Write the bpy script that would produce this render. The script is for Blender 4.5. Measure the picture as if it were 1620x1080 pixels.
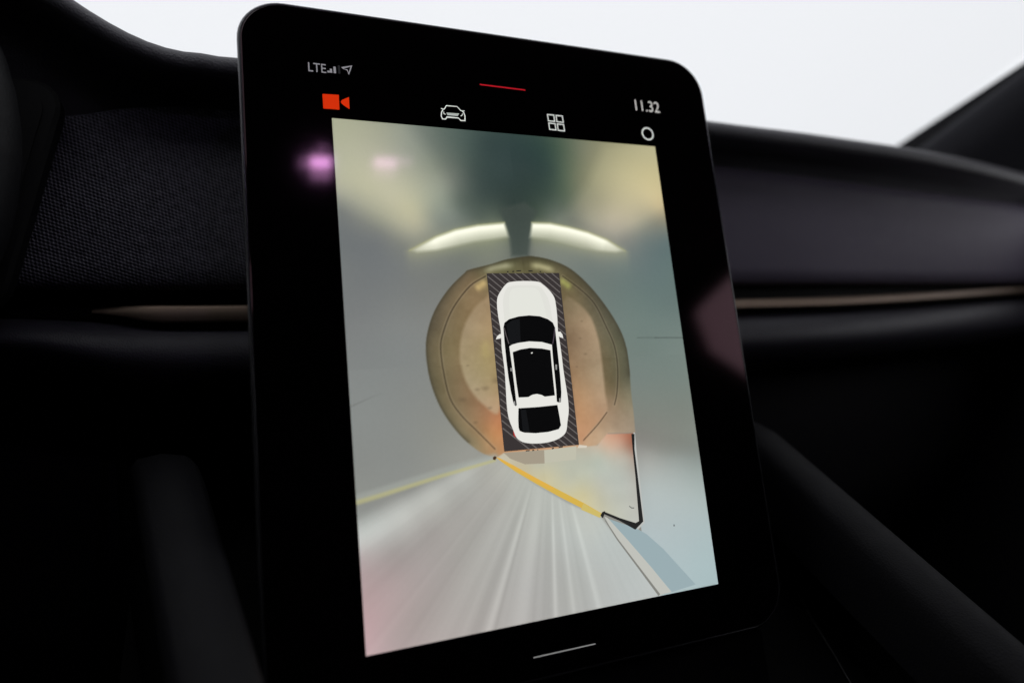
import bpy, bmesh, math
import numpy as np
from mathutils import Vector, Matrix

# ------------------------------------------------------------------ scene, camera, light
for o in list(bpy.data.objects):
    bpy.data.objects.remove(o)
S = bpy.context.scene
COL = S.collection
cam_data = bpy.data.cameras.new('camera')
cam_data.sensor_width = 36.0
cam_data.lens = 24.228
cam_data.clip_start = 0.01
cam_data.clip_end = 200.0
cam_data.dof.use_dof = True
cam_data.dof.focus_distance = 0.362
cam_data.dof.aperture_fstop = 3.0
camera = bpy.data.objects.new('camera', cam_data)
COL.objects.link(camera)
CR = [(0.924621, 0.032707, -0.379483), (-0.380888, 0.076463, -0.921454), (-0.001122, 0.996536, 0.083157)]
m = Matrix(CR).to_4x4()
m.translation = (-0.14588, -0.32521, 0.03994)
camera.matrix_world = m
S.camera = camera

world = bpy.data.worlds.new('World')
S.world = world
world.use_nodes = True
bg = world.node_tree.nodes['Background']
bg.inputs['Color'].default_value = (0.965, 0.970, 1.0, 1)     # even white daylight / overcast
bg.inputs['Strength'].default_value = 0.99

S.view_settings.view_transform = 'Standard'
S.view_settings.look = 'None'
S.view_settings.exposure = 0.0
S.view_settings.gamma = 1.0
S.view_settings.use_curve_mapping = False

# ------------------------------------------------------------------ helpers
def s2l(c):
    c = np.asarray(c, float) / 255.0
    return np.where(c <= 0.04045, c / 12.92, ((c + 0.055) / 1.055) ** 2.4)

def link(o, parent=None):
    COL.objects.link(o)
    if parent is not None:
        o.parent = parent
    return o

def mesh_obj(name, verts, faces, mat, parent=None, smooth=False):
    me = bpy.data.meshes.new(name)
    me.from_pydata([tuple(v) for v in verts], [], faces)
    me.update()
    if mat: me.materials.append(mat)
    if smooth:
        me.polygons.foreach_set('use_smooth', [True] * len(me.polygons))
    return link(bpy.data.objects.new(name, me), parent)

def bm_obj(name, bm, mat, parent=None, smooth=False):
    bmesh.ops.recalc_face_normals(bm, faces=bm.faces)
    me = bpy.data.meshes.new(name)
    bm.to_mesh(me); bm.free()
    if mat: me.materials.append(mat)
    if smooth:
        me.polygons.foreach_set('use_smooth', [True] * len(me.polygons))
    return link(bpy.data.objects.new(name, me), parent)

def empty(name, loc=(0, 0, 0), rot=(0, 0, 0)):
    o = bpy.data.objects.new(name, None)
    o.empty_display_size = 0.05
    o.location = loc; o.rotation_euler = rot
    return link(o)

def tag(o, label, cat):
    o['label'] = label; o['category'] = cat
    return o

def structure(o):
    o['kind'] = 'structure'
    return o

def catmull(pts, n):
    """resample an open polyline smoothly"""
    p = np.array(pts, float)
    p = np.vstack([2 * p[0] - p[1], p, 2 * p[-1] - p[-2]])
    out = []
    for i in range(1, len(p) - 2):
        for k in range(n):
            t = k / n
            a, b, c, d = p[i - 1], p[i], p[i + 1], p[i + 2]
            out.append(0.5 * (2 * b + (c - a) * t + (2 * a - 5 * b + 4 * c - d) * t * t + (3 * b - a - 3 * c + d) * t ** 3))
    out.append(p[-2])
    return np.array(out)

def loft(rows, closed=False):
    """rows: list of equal-length point rows -> verts, faces"""
    n = len(rows[0]); v = []; f = []
    for r in rows: v += [tuple(p) for p in r]
    R_ = len(rows)
    for i in range(R_ if closed else R_ - 1):
        j = (i + 1) % R_
        for k in range(n - 1):
            f.append((i * n + k, i * n + k + 1, j * n + k + 1, j * n + k))
    return v, f

# ------------------------------------------------------------------ materials
def nodes(name):
    m = bpy.data.materials.new(name); m.use_nodes = True
    nt = m.node_tree
    return m, nt, nt.nodes['Principled BSDF'], nt.nodes['Material Output']

def plain(name, col, rough=0.5, metal=0.0, spec=0.5, bump=0.0, scale=400.0, sheen=0.0):
    m, nt, p, out = nodes(name)
    p.inputs['Base Color'].default_value = (*col, 1)
    p.inputs['Roughness'].default_value = rough
    p.inputs['Metallic'].default_value = metal
    p.inputs['Specular IOR Level'].default_value = spec
    if sheen:
        p.inputs['Sheen Weight'].default_value = sheen
    if bump:
        tc = nt.nodes.new('ShaderNodeTexCoord')
        no = nt.nodes.new('ShaderNodeTexVoronoi'); no.inputs['Scale'].default_value = scale
        n2 = nt.nodes.new('ShaderNodeTexNoise'); n2.inputs['Scale'].default_value = scale * 0.11
        n2.inputs['Detail'].default_value = 5
        bp = nt.nodes.new('ShaderNodeBump'); bp.inputs['Strength'].default_value = bump
        bp.inputs['Distance'].default_value = 0.0006
        nt.links.new(tc.outputs['Object'], no.inputs['Vector'])
        nt.links.new(tc.outputs['Object'], n2.inputs['Vector'])
        nt.links.new(no.outputs['Distance'], bp.inputs['Height'])
        nt.links.new(bp.outputs['Normal'], p.inputs['Normal'])
        mr = nt.nodes.new('ShaderNodeMapRange')
        mr.inputs['To Min'].default_value = max(rough - 0.08, 0.05); mr.inputs['To Max'].default_value = min(rough + 0.1, 1)
        nt.links.new(n2.outputs['Fac'], mr.inputs['Value'])
        nt.links.new(mr.outputs['Result'], p.inputs['Roughness'])
    return m

M_TOP = plain('soft_touch_black', (0.080, 0.076, 0.088), 0.5, bump=0.35, scale=900)
M_FASCIA = plain('grey_soft_panel', (0.112, 0.094, 0.138), 0.6, spec=0.35, bump=0.15, scale=1200)
M_PAD = plain('dark_lower_pad', (0.026, 0.0235, 0.034), 0.5, spec=0.4, bump=0.2, scale=1000)
M_BLACK = plain('black_plastic', (0.006, 0.006, 0.0065), 0.6, spec=0.2)
M_KNEE = plain('black_grained_plastic', (0.0022, 0.0022, 0.0024), 0.65, spec=0.08, bump=0.3, scale=700)
M_LOWER = plain('dark_kick_panel', (0.022, 0.021, 0.025), 0.6, spec=0.3, bump=0.3, scale=700)
M_RAIL = plain('console_rail_vinyl', (0.0082, 0.008, 0.0095), 0.6, spec=0.15, bump=0.25, scale=900)
M_TRIM = plain('bronze_trim', (0.21, 0.155, 0.120), 0.48, metal=0.9)
M_HOUSING = plain('satin_black_housing', (0.012, 0.012, 0.013), 0.35, spec=0.5)
M_RIM = plain('polished_rim', (0.10, 0.10, 0.105), 0.24, metal=0.8)
M_ROOF = plain('dark_headliner', (0.02, 0.02, 0.022), 0.9, spec=0.1)
M_PILLAR = plain('pillar_cloth', (0.040, 0.040, 0.046), 0.85, spec=0.15, bump=0.2, scale=1500)
M_WHEEL = plain('black_leather', (0.005, 0.005, 0.0062), 0.6, spec=0.2, bump=0.3, scale=800)

def fabric_material():
    m, nt, p, out = nodes('woven_speaker_cloth')
    tc = nt.nodes.new('ShaderNodeTexCoord')
    mp = nt.nodes.new('ShaderNodeMapping'); mp.inputs['Rotation'].default_value = (0, math.radians(38), 0)
    nt.links.new(tc.outputs['Object'], mp.inputs['Vector'])
    sep = nt.nodes.new('ShaderNodeSeparateXYZ'); nt.links.new(mp.outputs['Vector'], sep.inputs[0])
    def ripple(socket, freq):
        a = nt.nodes.new('ShaderNodeMath'); a.operation = 'MULTIPLY'; a.inputs[1].default_value = freq
        nt.links.new(socket, a.inputs[0])
        s = nt.nodes.new('ShaderNodeMath'); s.operation = 'SINE'; nt.links.new(a.outputs[0], s.inputs[0])
        return s
    a = ripple(sep.outputs['X'], 2 * math.pi / 0.0021)
    b = ripple(sep.outputs['Z'], 2 * math.pi / 0.0034)
    mul = nt.nodes.new('ShaderNodeMath'); mul.operation = 'MULTIPLY_ADD'; mul.inputs[2].default_value = 0.0
    nt.links.new(a.outputs[0], mul.inputs[0]); nt.links.new(b.outputs[0], mul.inputs[1])
    nz = nt.nodes.new('ShaderNodeTexNoise'); nz.inputs['Scale'].default_value = 260
    nt.links.new(tc.outputs['Object'], nz.inputs['Vector'])
    add = nt.nodes.new('ShaderNodeMath'); add.operation = 'MULTIPLY_ADD'; add.inputs[1].default_value = 1.2
    nt.links.new(nz.outputs['Fac'], add.inputs[0]); nt.links.new(mul.outputs[0], add.inputs[2])
    mr = nt.nodes.new('ShaderNodeMapRange')
    mr.inputs['From Min'].default_value = -0.4; mr.inputs['From Max'].default_value = 1.6
    nt.links.new(add.outputs[0], mr.inputs['Value'])
    mix = nt.nodes.new('ShaderNodeMix'); mix.data_type = 'RGBA'
    mix.inputs['A'].default_value = (0.012, 0.012, 0.016, 1)
    mix.inputs['B'].default_value = (0.22, 0.21, 0.26, 1)
    nt.links.new(mr.outputs['Result'], mix.inputs['Factor'])
    nt.links.new(mix.outputs['Result'], p.inputs['Base Color'])
    bp = nt.nodes.new('ShaderNodeBump'); bp.inputs['Strength'].default_value = 0.8; bp.inputs['Distance'].default_value = 0.0006
    nt.links.new(add.outputs[0], bp.inputs['Height']); nt.links.new(bp.outputs['Normal'], p.inputs['Normal'])
    p.inputs['Roughness'].default_value = 0.8; p.inputs['Specular IOR Level'].default_value = 0.2
    return m
M_FABRIC = fabric_material()

def display_glass():
    m, nt, p, out = nodes('display_cover_glass')
    p.inputs['Base Color'].default_value = (0.0008, 0.0008, 0.0009, 1)
    p.inputs['Roughness'].default_value = 0.065
    p.inputs['IOR'].default_value = 1.5
    p.inputs['Specular Tint'].default_value = (1.0, 0.50, 0.62, 1)     # violet anti-reflection coating
    return m
M_GLASS = display_glass()

def lit(name, srgb, strength=1.0):
    """a lit area of the display, behind the same coated glass"""
    m, nt, p, out = nodes(name)
    p.inputs['Base Color'].default_value = (0.0008, 0.0008, 0.0009, 1)
    p.inputs['Roughness'].default_value = 0.065
    p.inputs['Specular Tint'].default_value = (1.0, 0.50, 0.62, 1)
    c = s2l(srgb)
    p.inputs['Emission Color'].default_value = (*c, 1)
    p.inputs['Emission Strength'].default_value = strength
    return m

def lit_picture():
    m, nt, p, out = nodes('camera_picture_pixels')
    p.inputs['Base Color'].default_value = (0.0008, 0.0008, 0.0009, 1)
    p.inputs['Roughness'].default_value = 0.065
    p.inputs['Specular Tint'].default_value = (1.0, 0.75, 0.9, 1)
    at = nt.nodes.new('ShaderNodeAttribute'); at.attribute_name = 'pixel'
    nt.links.new(at.outputs['Color'], p.inputs['Emission Color'])
    p.inputs['Emission Strength'].default_value = 1.12
    return m

def pane_material():
    m, nt, p, out = nodes('windscreen_glass')
    nt.nodes.remove(p)
    tr = nt.nodes.new('ShaderNodeBsdfTransparent'); tr.inputs['Color'].default_value = (0.97, 0.98, 0.985, 1)
    gl = nt.nodes.new('ShaderNodeBsdfGlossy'); gl.inputs['Roughness'].default_value = 0.01
    fr = nt.nodes.new('ShaderNodeFresnel'); fr.inputs['IOR'].default_value = 1.4
    mx = nt.nodes.new('ShaderNodeMixShader')
    nt.links.new(fr.outputs[0], mx.inputs[0]); nt.links.new(tr.outputs[0], mx.inputs[1]); nt.links.new(gl.outputs[0], mx.inputs[2])
    nt.links.new(mx.outputs[0], out.inputs['Surface'])
    m2, nt, p, out = nodes('windscreen_outer_face')
    nt.nodes.remove(p)
    tr = nt.nodes.new('ShaderNodeBsdfTransparent'); tr.inputs['Color'].default_value = (0.985, 0.99, 0.99, 1)
    nt.links.new(tr.outputs[0], out.inputs['Surface'])
    return m, m2

# ------------------------------------------------------------------ the cabin (setting)
ROOF_Z = 0.49
def slab_poly(name, pts, thick, axis, mat, hole=None):
    """plate from an outline (optionally with a hole given with the same number of points), thickened along axis"""
    bm = bmesh.new()
    d = Vector(axis) * thick
    n = len(pts)
    if hole is None:
        a = [bm.verts.new(p) for p in pts]; b = [bm.verts.new(Vector(p) + d) for p in pts]
        bm.faces.new(a); bm.faces.new(b[::-1])
        for i in range(n): bm.faces.new((a[i], a[(i + 1) % n], b[(i + 1) % n], b[i]))
    else:
        a = [bm.verts.new(p) for p in pts]; b = [bm.verts.new(Vector(p) + d) for p in pts]
        ha = [bm.verts.new(p) for p in hole]; hb = [bm.verts.new(Vector(p) + d) for p in hole]
        for i in range(n):
            j = (i + 1) % n
            bm.faces.new((a[i], a[j], ha[j], ha[i])); bm.faces.new((b[j], b[i], hb[i], hb[j]))
            bm.faces.new((a[j], a[i], b[i], b[j])); bm.faces.new((ha[i], ha[j], hb[j], hb[i]))
    return bm_obj(name, bm, mat)


structure(slab_poly('roof', [(-0.81, -0.20, ROOF_Z), (0.80, -0.20, ROOF_Z), (0.80, -1.35, ROOF_Z), (-0.81, -1.35, ROOF_Z)], 0.03, (0, 0, 1), M_ROOF))
structure(slab_poly('cabin_floor', [(-0.80, 1.0, -0.55), (0.80, 1.0, -0.55), (0.80, -1.35, -0.55), (-0.80, -1.35, -0.55)], -0.03, (0, 0, 1), M_KNEE))
structure(slab_poly('cabin_wall_back', [(-0.80, -1.35, -0.55), (0.80, -1.35, -0.55), (0.80, -1.35, ROOF_Z), (-0.80, -1.35, ROOF_Z)], 0.03, (0, -1, 0), M_ROOF))
structure(slab_poly('cabin_wall_front', [(-0.80, 1.0, -0.55), (0.80, 1.0, -0.55), (0.80, 0.86, 0.10), (-0.80, 0.86, 0.10)], 0.03, (0, 1, 0), M_ROOF))
# side walls of the cabin; front window openings shaped for light and glass reflection
side = [(-0.6943, 0.237), (-0.7945, 0.3506), (-0.8008, 0.4386), (-0.7903, 0.4485), (-0.6331, 0.4564)]
hole_r = [side[0], (-0.20, 0.10), (0.16, 0.08), (0.22, 0.12), (0.12, 0.20), (-0.20, 0.38), side[4], side[3], side[2], side[1]]
outer_r = [(-0.6, -0.55), (-0.2, -0.55), (0.3, -0.55), (1.0, -0.55), (0.86, 0.06), (-0.20, ROOF_Z), (-0.6, ROOF_Z), (-1.35, ROOF_Z), (-1.35, 0.2), (-1.35, -0.55)]
structure(slab_poly('cabin_wall_right', [(0.77, y, z) for y, z in outer_r], 0.03, (1, 0, 0), M_ROOF, [(0.77, y, z) for y, z in hole_r]))
outer_l = [(-1.35, -0.55), (0.3, -0.55), (1.0, -0.55), (0.9, 0.02), (0.86, 0.06), (-0.20, ROOF_Z), (-0.7, ROOF_Z), (-1.35, ROOF_Z)]
hole_l = [(-0.30, 0.26), (-0.15, 0.23), (0.00, 0.20), (0.06, 0.20), (0.00, 0.25), (-0.18, 0.35), (-0.24, 0.37), (-0.30, 0.37)]
structure(slab_poly('cabin_wall_left', [(-0.78, y, z) for y, z in outer_l], 0.03, (-1, 0, 0), M_ROOF, [(-0.78, y, z) for y, z in hole_l]))

# windscreen pane, 5 mm, slightly bowed
PANE_IN, PANE_OUT = pane_material()
def windscreen():
    rows = []
    for i in range(13):
        t = i / 12
        row = []
        for k in range(25):
            s = k / 12 - 1
            row.append((s * 0.81, 0.80 - 1.00 * t - 0.06 * s * s * (1 - t), 0.075 + 0.425 * t + 0.10 * t * (1 - t)))
        rows.append(row)
    v, f = loft(rows)
    n = len(v)
    v2 = [(x, y + 0.0025, z + 0.0045) for x, y, z in v]
    me = bpy.data.meshes.new('windscreen')
    me.from_pydata(v + v2, [], f + [tuple(i + n for i in q[::-1]) for q in f]); me.update()
    me.materials.append(PANE_IN); me.materials.append(PANE_OUT)
    for i, p in enumerate(me.polygons):
        p.use_smooth = True; p.material_index = 0 if i < len(f) else 1
    if me.polygons[0].normal.z > 0: me.flip_normals()      # inner face looks into the cabin
    return link(bpy.data.objects.new('windscreen', me))
tag(windscreen(), 'clear sloping windscreen glass with white daylight behind it', 'windscreen')

# windscreen pillar: a broad soft-edged trim board following the windscreen side
def pillar(sx, label):
    a = Vector((0.705 * sx, 0.62, 0.064)); b = Vector((0.695 * sx, -0.20, 0.488))
    d = (b - a).normalized()
    w = Vector((0.5 * sx, -0.40, -0.77)); w = (w - d * w.dot(d)).normalized()      # across the board
    out = d.cross(w).normalized()
    if out.y < 0: out = -out                                                      # away from the cabin
    prof = [(0.0, 0.004), (0.004, -0.001), (0.012, -0.004), (0.035, -0.006), (0.050, 0.000), (0.070, 0.010), (0.11, 0.022), (0.15, 0.03), (0.15, 0.06), (0.02, 0.045), (0.0, 0.012)]
    rows = [[a + d * ((b - a).length * t / 12) + w * u + out * v for t in range(13)] for u, v in prof]
    v, f = loft(rows, closed=True)
    o = mesh_obj('windscreen_pillar', v, f, M_PILLAR, None, True)
    return tag(o, label, 'pillar')
pillar(1, 'dark sloping windscreen pillar beyond the passenger end of the dashboard')

# ------------------------------------------------------------------ dashboard
dash = empty('dashboard', (0, 0.2, -0.3))
tag(dash, 'dark car dashboard with woven panel, grey panel and slim bronze strip behind the display', 'dashboard')
DASH_INV = Matrix.Translation((0, -0.2, 0.3))
def dpart(o):
    o.parent = dash; o.matrix_parent_inverse = DASH_INV
    return o
RIDGE = {
 'nose':   [(-0.229, 0.1, 0.1939), (-0.2225, 0.1, 0.1897), (-0.2144, 0.1, 0.1854), (-0.2054, 0.1, 0.1798), (-0.1927, 0.1, 0.1732), (-0.1799, 0.1, 0.1684), (-0.1666, 0.1, 0.1658), (-0.1503, 0.1, 0.1651), (-0.1347, 0.1, 0.1656), (0.1865, 0.1012, 0.1594), (0.2678, 0.1039, 0.1592), (0.342, 0.1098, 0.1592), (0.4289, 0.1186, 0.1591), (0.5316, 0.1365, 0.1587), (0.6597, 0.1675, 0.1586)],
 'ftop':   [(-0.2374, 0.124, 0.1283), (-0.2197, 0.124, 0.1318), (-0.1354, 0.124, 0.1416), (0.2129, 0.1261, 0.1328), (0.3329, 0.133, 0.1302), (0.4722, 0.15, 0.1283), (0.737, 0.2126, 0.1325)],
 'fbot':   [(-0.242, 0.112, 0.0406), (-0.137, 0.112, 0.0401), (0.2279, 0.1146, 0.0423), (0.4088, 0.1285, 0.0424), (0.7157, 0.1947, 0.0437)],
 'ttop':   [(-0.2037, 0.108, 0.0291), (-0.1358, 0.108, 0.0276), (0.2281, 0.1106, 0.0273), (0.4041, 0.124, 0.0293), (0.7049, 0.1877, 0.0349)],
 'tbot':   [(-0.2041, 0.108, 0.0208), (-0.1361, 0.108, 0.0176), (0.2283, 0.1106, 0.0203), (0.4046, 0.1241, 0.0225), (0.7059, 0.188, 0.0291)],
 'ptop':   [(-0.2514, 0.112, 0.0206), (-0.1361, 0.112, 0.0151), (0.232, 0.1147, 0.0151), (0.4107, 0.1287, 0.0159), (0.7197, 0.1958, 0.0208)],
 'pmid':   [(-0.2486, 0.098, 0.0092), (-0.1371, 0.098, -0.0074), (0.2268, 0.1006, -0.0074), (0.3927, 0.1129, -0.0068), (0.6812, 0.1711, -0.0053)],
 'pbot':   [(-0.259, 0.116, -0.0003), (-0.2006, 0.116, -0.0194), (-0.1373, 0.116, -0.0267), (0.2504, 0.1193, -0.029), (0.4192, 0.1336, -0.0268), (0.7406, 0.2056, -0.0283)],
}
XS = np.concatenate([np.linspace(-0.46, -0.12, 40), np.linspace(-0.11, 0.16, 16), np.linspace(0.17, 0.80, 60)])
def row(name, dy=0.0, dz=0.0, xs=XS):
    p = catmull(RIDGE[name], 6)
    o = np.argsort(p[:, 0]); p = p[o]
    y = np.interp(xs, p[:, 0], p[:, 1]); z = np.interp(xs, p[:, 0], p[:, 2])
    # carry the last slope on past the ends
    k = xs > p[-1, 0]; sl = (p[-1] - p[-12]) / (p[-1, 0] - p[-12, 0])
    y[k] = p[-1, 1] + (xs[k] - p[-1, 0]) * sl[1]; z[k] = p[-1, 2] + (xs[k] - p[-1, 0]) * sl[2]
    k = xs < p[0, 0]; sl = (p[8] - p[0]) / (p[8, 0] - p[0, 0])
    y[k] = p[0, 1] + (xs[k] - p[0, 0]) * sl[1]; z[k] = p[0, 2] + (xs[k] - p[0, 0]) * sl[2] * 0.6
    return np.column_stack([xs, y + dy, z + dz])
def blend(a, b, t): return a * (1 - t) + b * t
def bulge(r0, r1, depth, n=8):
    out = []
    for i in range(n + 1):
        t = i / n
        q = blend(r0, r1, t).copy(); q[:, 1] -= depth * math.sin(math.pi * t)
        out.append(q)
    return out
# top pad: rounded nose, then flat away to the windscreen foot, and tucked back underneath
N = row('nose')
rows = []
far = N.copy(); far[:, 1] = 0.80; far[:, 2] = 0.085
mid = N.copy(); mid[:, 1] = 0.32; mid[:, 2] = np.minimum(N[:, 2] - 0.012, 0.150)
rows += [far, mid]
R0 = 0.0065
for a_ in np.linspace(90, 250, 14):
    q = N.copy(); q[:, 1] += R0 * math.cos(math.radians(a_)) ; q[:, 2] += -R0 + R0 * math.sin(math.radians(a_))
    rows.append(q)
FT = row('ftop')
rows.append(blend(rows[-1], FT, 0.35) + np.array([0, 0.020, 0.004]))
rows.append(FT + np.array([0, 0.012, 0.002]))
v, f = loft(rows)
dpart(mesh_obj('top_pad', v, f, M_TOP, None, True))
# fascia: right of the display smooth grey, left of it woven cloth
for nm, mat, sel in (('woven_panel', M_FABRIC, XS < -0.02), ('grey_panel', M_FASCIA, XS > -0.035)):
    xs = XS[sel]
    a_, b_ = row('ftop', xs=xs), row('fbot', xs=xs)
    rr = [a_ + np.array([0, 0.014, 0.004]), a_ + np.array([0, 0.004, 0.001])] + bulge(a_, b_, 0.0015) + [b_ + np.array([0, 0.003, -0.003]), b_ + np.array([0, 0.020, -0.004])]
    v, f = loft(rr)
    dpart(mesh_obj(nm, v, f, mat, None, True))
# dark channel between the panel and the bronze strip
a_, b_ = row('fbot', 0.016, 0.004), row('ptop', 0.016, -0.004)
v, f = loft([a_, blend(a_, b_, 0.5), b_])
dpart(mesh_obj('channel', v, f, M_BLACK, None, True))
xt = XS[XS > -0.222]
a_, b_ = row('ttop', xs=xt), row('tbot', xs=xt)
k_ = np.clip((xt + 0.222) / 0.035, 0, 1)[:, None] ** 0.8; c_ = (a_ + b_) / 2 + np.array([0, 0.012, 0]); a_ = c_ + (a_ - c_) * k_; b_ = c_ + (b_ - c_) * k_
rr = [a_ + np.array([0, 0.012, 0])] + bulge(a_ + np.array([0, 0.003, 0]), b_, 0.0008, 6) + [b_ + np.array([0, 0.012, 0])]
v, f = loft(rr)
dpart(mesh_obj('trim_strip', v, f, M_TRIM, None, True))
# lower pad
a_, m_, b_ = row('ptop'), row('pmid'), row('pbot')
prof = catmull([(0, -0.3), (0, 0), (0.5, 0.55), (1, 1), (2, 2)], 1)
rr = [a_ + np.array([0, 0.02, 0.0]), a_ + np.array([0, 0.006, 0.001])]
for t in np.linspace(0.08, 1, 9):
    rr.append(a_ * (1 - t) ** 2 + (2 * m_ - 0.5 * a_ - 0.5 * b_) * 2 * t * (1 - t) + b_ * t * t)
rr.append(b_ + np.array([0, 0.012, -0.002])); rr.append(b_ + np.array([0, 0.05, -0.004]))
v, f = loft(rr)
dpart(mesh_obj('lower_pad', v, f, M_PAD, None, True))
# knee panel falling away below
rr = [b_ + np.array([0, 0.045, 0.0]), b_ + np.array([0, 0.050, -0.05]), b_ + np.array([0, 0.055, -0.13]), b_ + np.array([0, 0.11, -0.25]), b_ + np.array([0, 0.35, -0.42])]
v, f = loft(rr)
dpart(mesh_obj('knee_panel', v, f, M_LOWER, None, True))

# ------------------------------------------------------------------ driver display pod and steering wheel at the driver's side
def rounded_rect(w, h, r, n=8, taper=0.0):
    pts = []
    for cx, cy, a0 in ((w / 2 - r, h / 2 - r, 0), (-w / 2 + r, h / 2 - r, 90), (-w / 2 + r, -h / 2 + r, 180), (w / 2 - r, -h / 2 + r, 270)):
        for i in range(n + 1):
            a = math.radians(a0 + 90 * i / n)
            pts.append((cx + r * math.cos(a), cy + r * math.sin(a)))
    return pts

def slab(outline, prof, cap_front=True, cap_back=True):
    """outline scaled inwards along prof [(inset, z)] -> bmesh, local z out of the plane"""
    bm = bmesh.new(); rings = []
    n = len(outline)
    P_ = np.array(outline)
    nx = np.roll(P_, -1, 0) - np.roll(P_, 1, 0); nrm = np.column_stack([nx[:, 1], -nx[:, 0]]); nrm /= np.linalg.norm(nrm, axis=1)[:, None]
    for ins, z in prof:
        q = P_ - nrm * ins
        rings.append([bm.verts.new((x, y, z)) for x, y in q])
    for a, b in zip(rings[:-1], rings[1:]):
        for i in range(n):
            j = (i + 1) % n
            bm.faces.new((a[i], a[j], b[j], b[i]))
    if cap_back: bm.faces.new(rings[0][::-1])
    if cap_front: bm.faces.new(rings[-1])
    return bm

wheel = empty('steering_wheel', (-0.437, -0.015, -0.09), (math.radians(68), 0, 0))
tag(wheel, 'black leather steering wheel rim reaching in at the driver side edge', 'steering wheel')
def torus_part(name, Rx, Ry, r, a0, a1, n, mat, parent, off=(0, 0.20, 0)):
    rows = []
    for j in range(17):
        b = 2 * math.pi * j / 16
        rows.append([((Rx + r * math.cos(b)) * math.cos(t) + off[0], (Ry + r * math.cos(b)) * math.sin(t) + off[1], r * math.sin(b) + off[2]) for t in np.linspace(a0, a1, n)])
    v, f = loft(rows)
    return mesh_obj(name, v, f, mat, parent, True)
torus_part('rim', 0.190, 0.180, 0.0155, 0, 2 * math.pi, 65, M_WHEEL, wheel)
bmh = slab([(x, y + 0.19) for x, y in rounded_rect(0.17, 0.12, 0.04)], [(0, -0.01), (0, 0.01), (0.004, 0.018), (0.02, 0.024)])
bm_obj('hub', bmh, M_WHEEL, wheel, False)
for sx in (-1, 1):
    bms = bmesh.new()
    pr = [(sx * 0.07, 0.215, 0.008), (sx * 0.185, 0.222, 0.004), (sx * 0.185, 0.185, 0.004), (sx * 0.07, 0.16, 0.008)]
    a = [bms.verts.new(p) for p in pr]; b = [bms.verts.new((x, y, z - 0.014)) for x, y, z in pr]
    bms.faces.new(a); bms.faces.new(b[::-1])
    for i in range(4): bms.faces.new((a[i], a[(i + 1) % 4], b[(i + 1) % 4], b[i]))
    bm_obj('spoke', bms, M_WHEEL, wheel)
torus_cap = None

pod = empty('driver_display', (-0.36, 0.085, 0.0), (math.radians(80), 0, 0))
tag(pod, 'thin black driver display pod behind the steering wheel', 'display')
bm_obj('housing', slab([(x + 0.25 * y, y + 0.085) for x, y in rounded_rect(0.25, 0.125, 0.018)], [(0.004, -0.012), (0, -0.008), (0, 0.002), (0.002, 0.004)]), M_BLACK, pod)
bm_obj('glass', slab([(x + 0.25 * y, y + 0.085) for x, y in rounded_rect(0.236, 0.111, 0.012)], [(0, 0.0035), (0, 0.0052)]), M_BLACK, pod)
bm_obj('stem', slab([(x, y + 0.015) for x, y in rounded_rect(0.08, 0.06, 0.01)], [(0, -0.03), (0, -0.009)]), M_BLACK, pod)

# ------------------------------------------------------------------ centre console below the display
console = empty('centre_console', (0.02, -0.1, -0.5))
tag(console, 'black centre console with sloping soft side rails running down from under the display', 'console')
CINV = Matrix.Translation((-0.02, 0.1, 0.5))
def cpart(o):
    o.parent = console; o.matrix_parent_inverse = CINV
    return o
SL = math.tan(math.radians(23))
def rail(x0, x1, ztop, w, name, drop=0.0):
    rows = []
    prof = [(-0.5, -0.05), (-0.5, -0.012), (-0.46, -0.004), (-0.36, 0.0), (0.0, 0.002), (0.36, 0.0), (0.46, -0.004), (0.5, -0.012), (0.5, -0.05)]
    if x0 > 0: prof = [(-0.5, -0.05), (-0.5, -0.020), (-0.47, -0.010), (-0.36, -0.004), (0.0, 0.0), (0.36, 0.001), (0.46, -0.002), (0.5, -0.008), (0.5, -0.05)]
    ys = np.linspace(0.11, -0.33, 24)
    for u, vz in prof:
        r = []
        for y in ys:
            t = (0.11 - y) / 0.44
            lead = 0.055 * max(0.0, (y - 0.03) / 0.08) ** 2
            r.append((x0 + (x1 - x0) * t + u * w, y, ztop - SL * (0.046 - y) + vz - lead))
        rows.append(r)
    v, f = loft(rows)
    return cpart(mesh_obj(name, v, f, M_RAIL, None, True))
rail(0.188, 0.188, -0.057, 0.023, 'side_rail')
rail(-0.188, -0.104, -0.046, 0.031, 'side_rail')
# floor of the console between the rails, stepped, and outer flanks
def sheet(name, pts, mat):
    v, f = loft(pts)
    return cpart(mesh_obj(name, v, f, mat, None, True))
ys = np.linspace(0.14, -0.33, 20)
zc = lambda y: -0.057 - SL * (0.046 - y)
sheet('console_panel', [[(x, y, zc(y) + dz) for y in ys] for x, dz in ((-0.20, -0.09), (-0.12, -0.092), (0.02, -0.094), (0.12, -0.092), (0.19, -0.09))], M_KNEE)
sheet('flank', [[(0.1995, y, zc(y) - 0.010 - k) for y in ys] for k in (0, 0.1, 0.35)], M_KNEE)
sheet('flank', [[(-0.205 + 0.2 * (0.11 - y), y, zc(y) - 0.0 - k) for y in ys] for k in (0.0, 0.1, 0.35)], M_KNEE)
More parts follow.
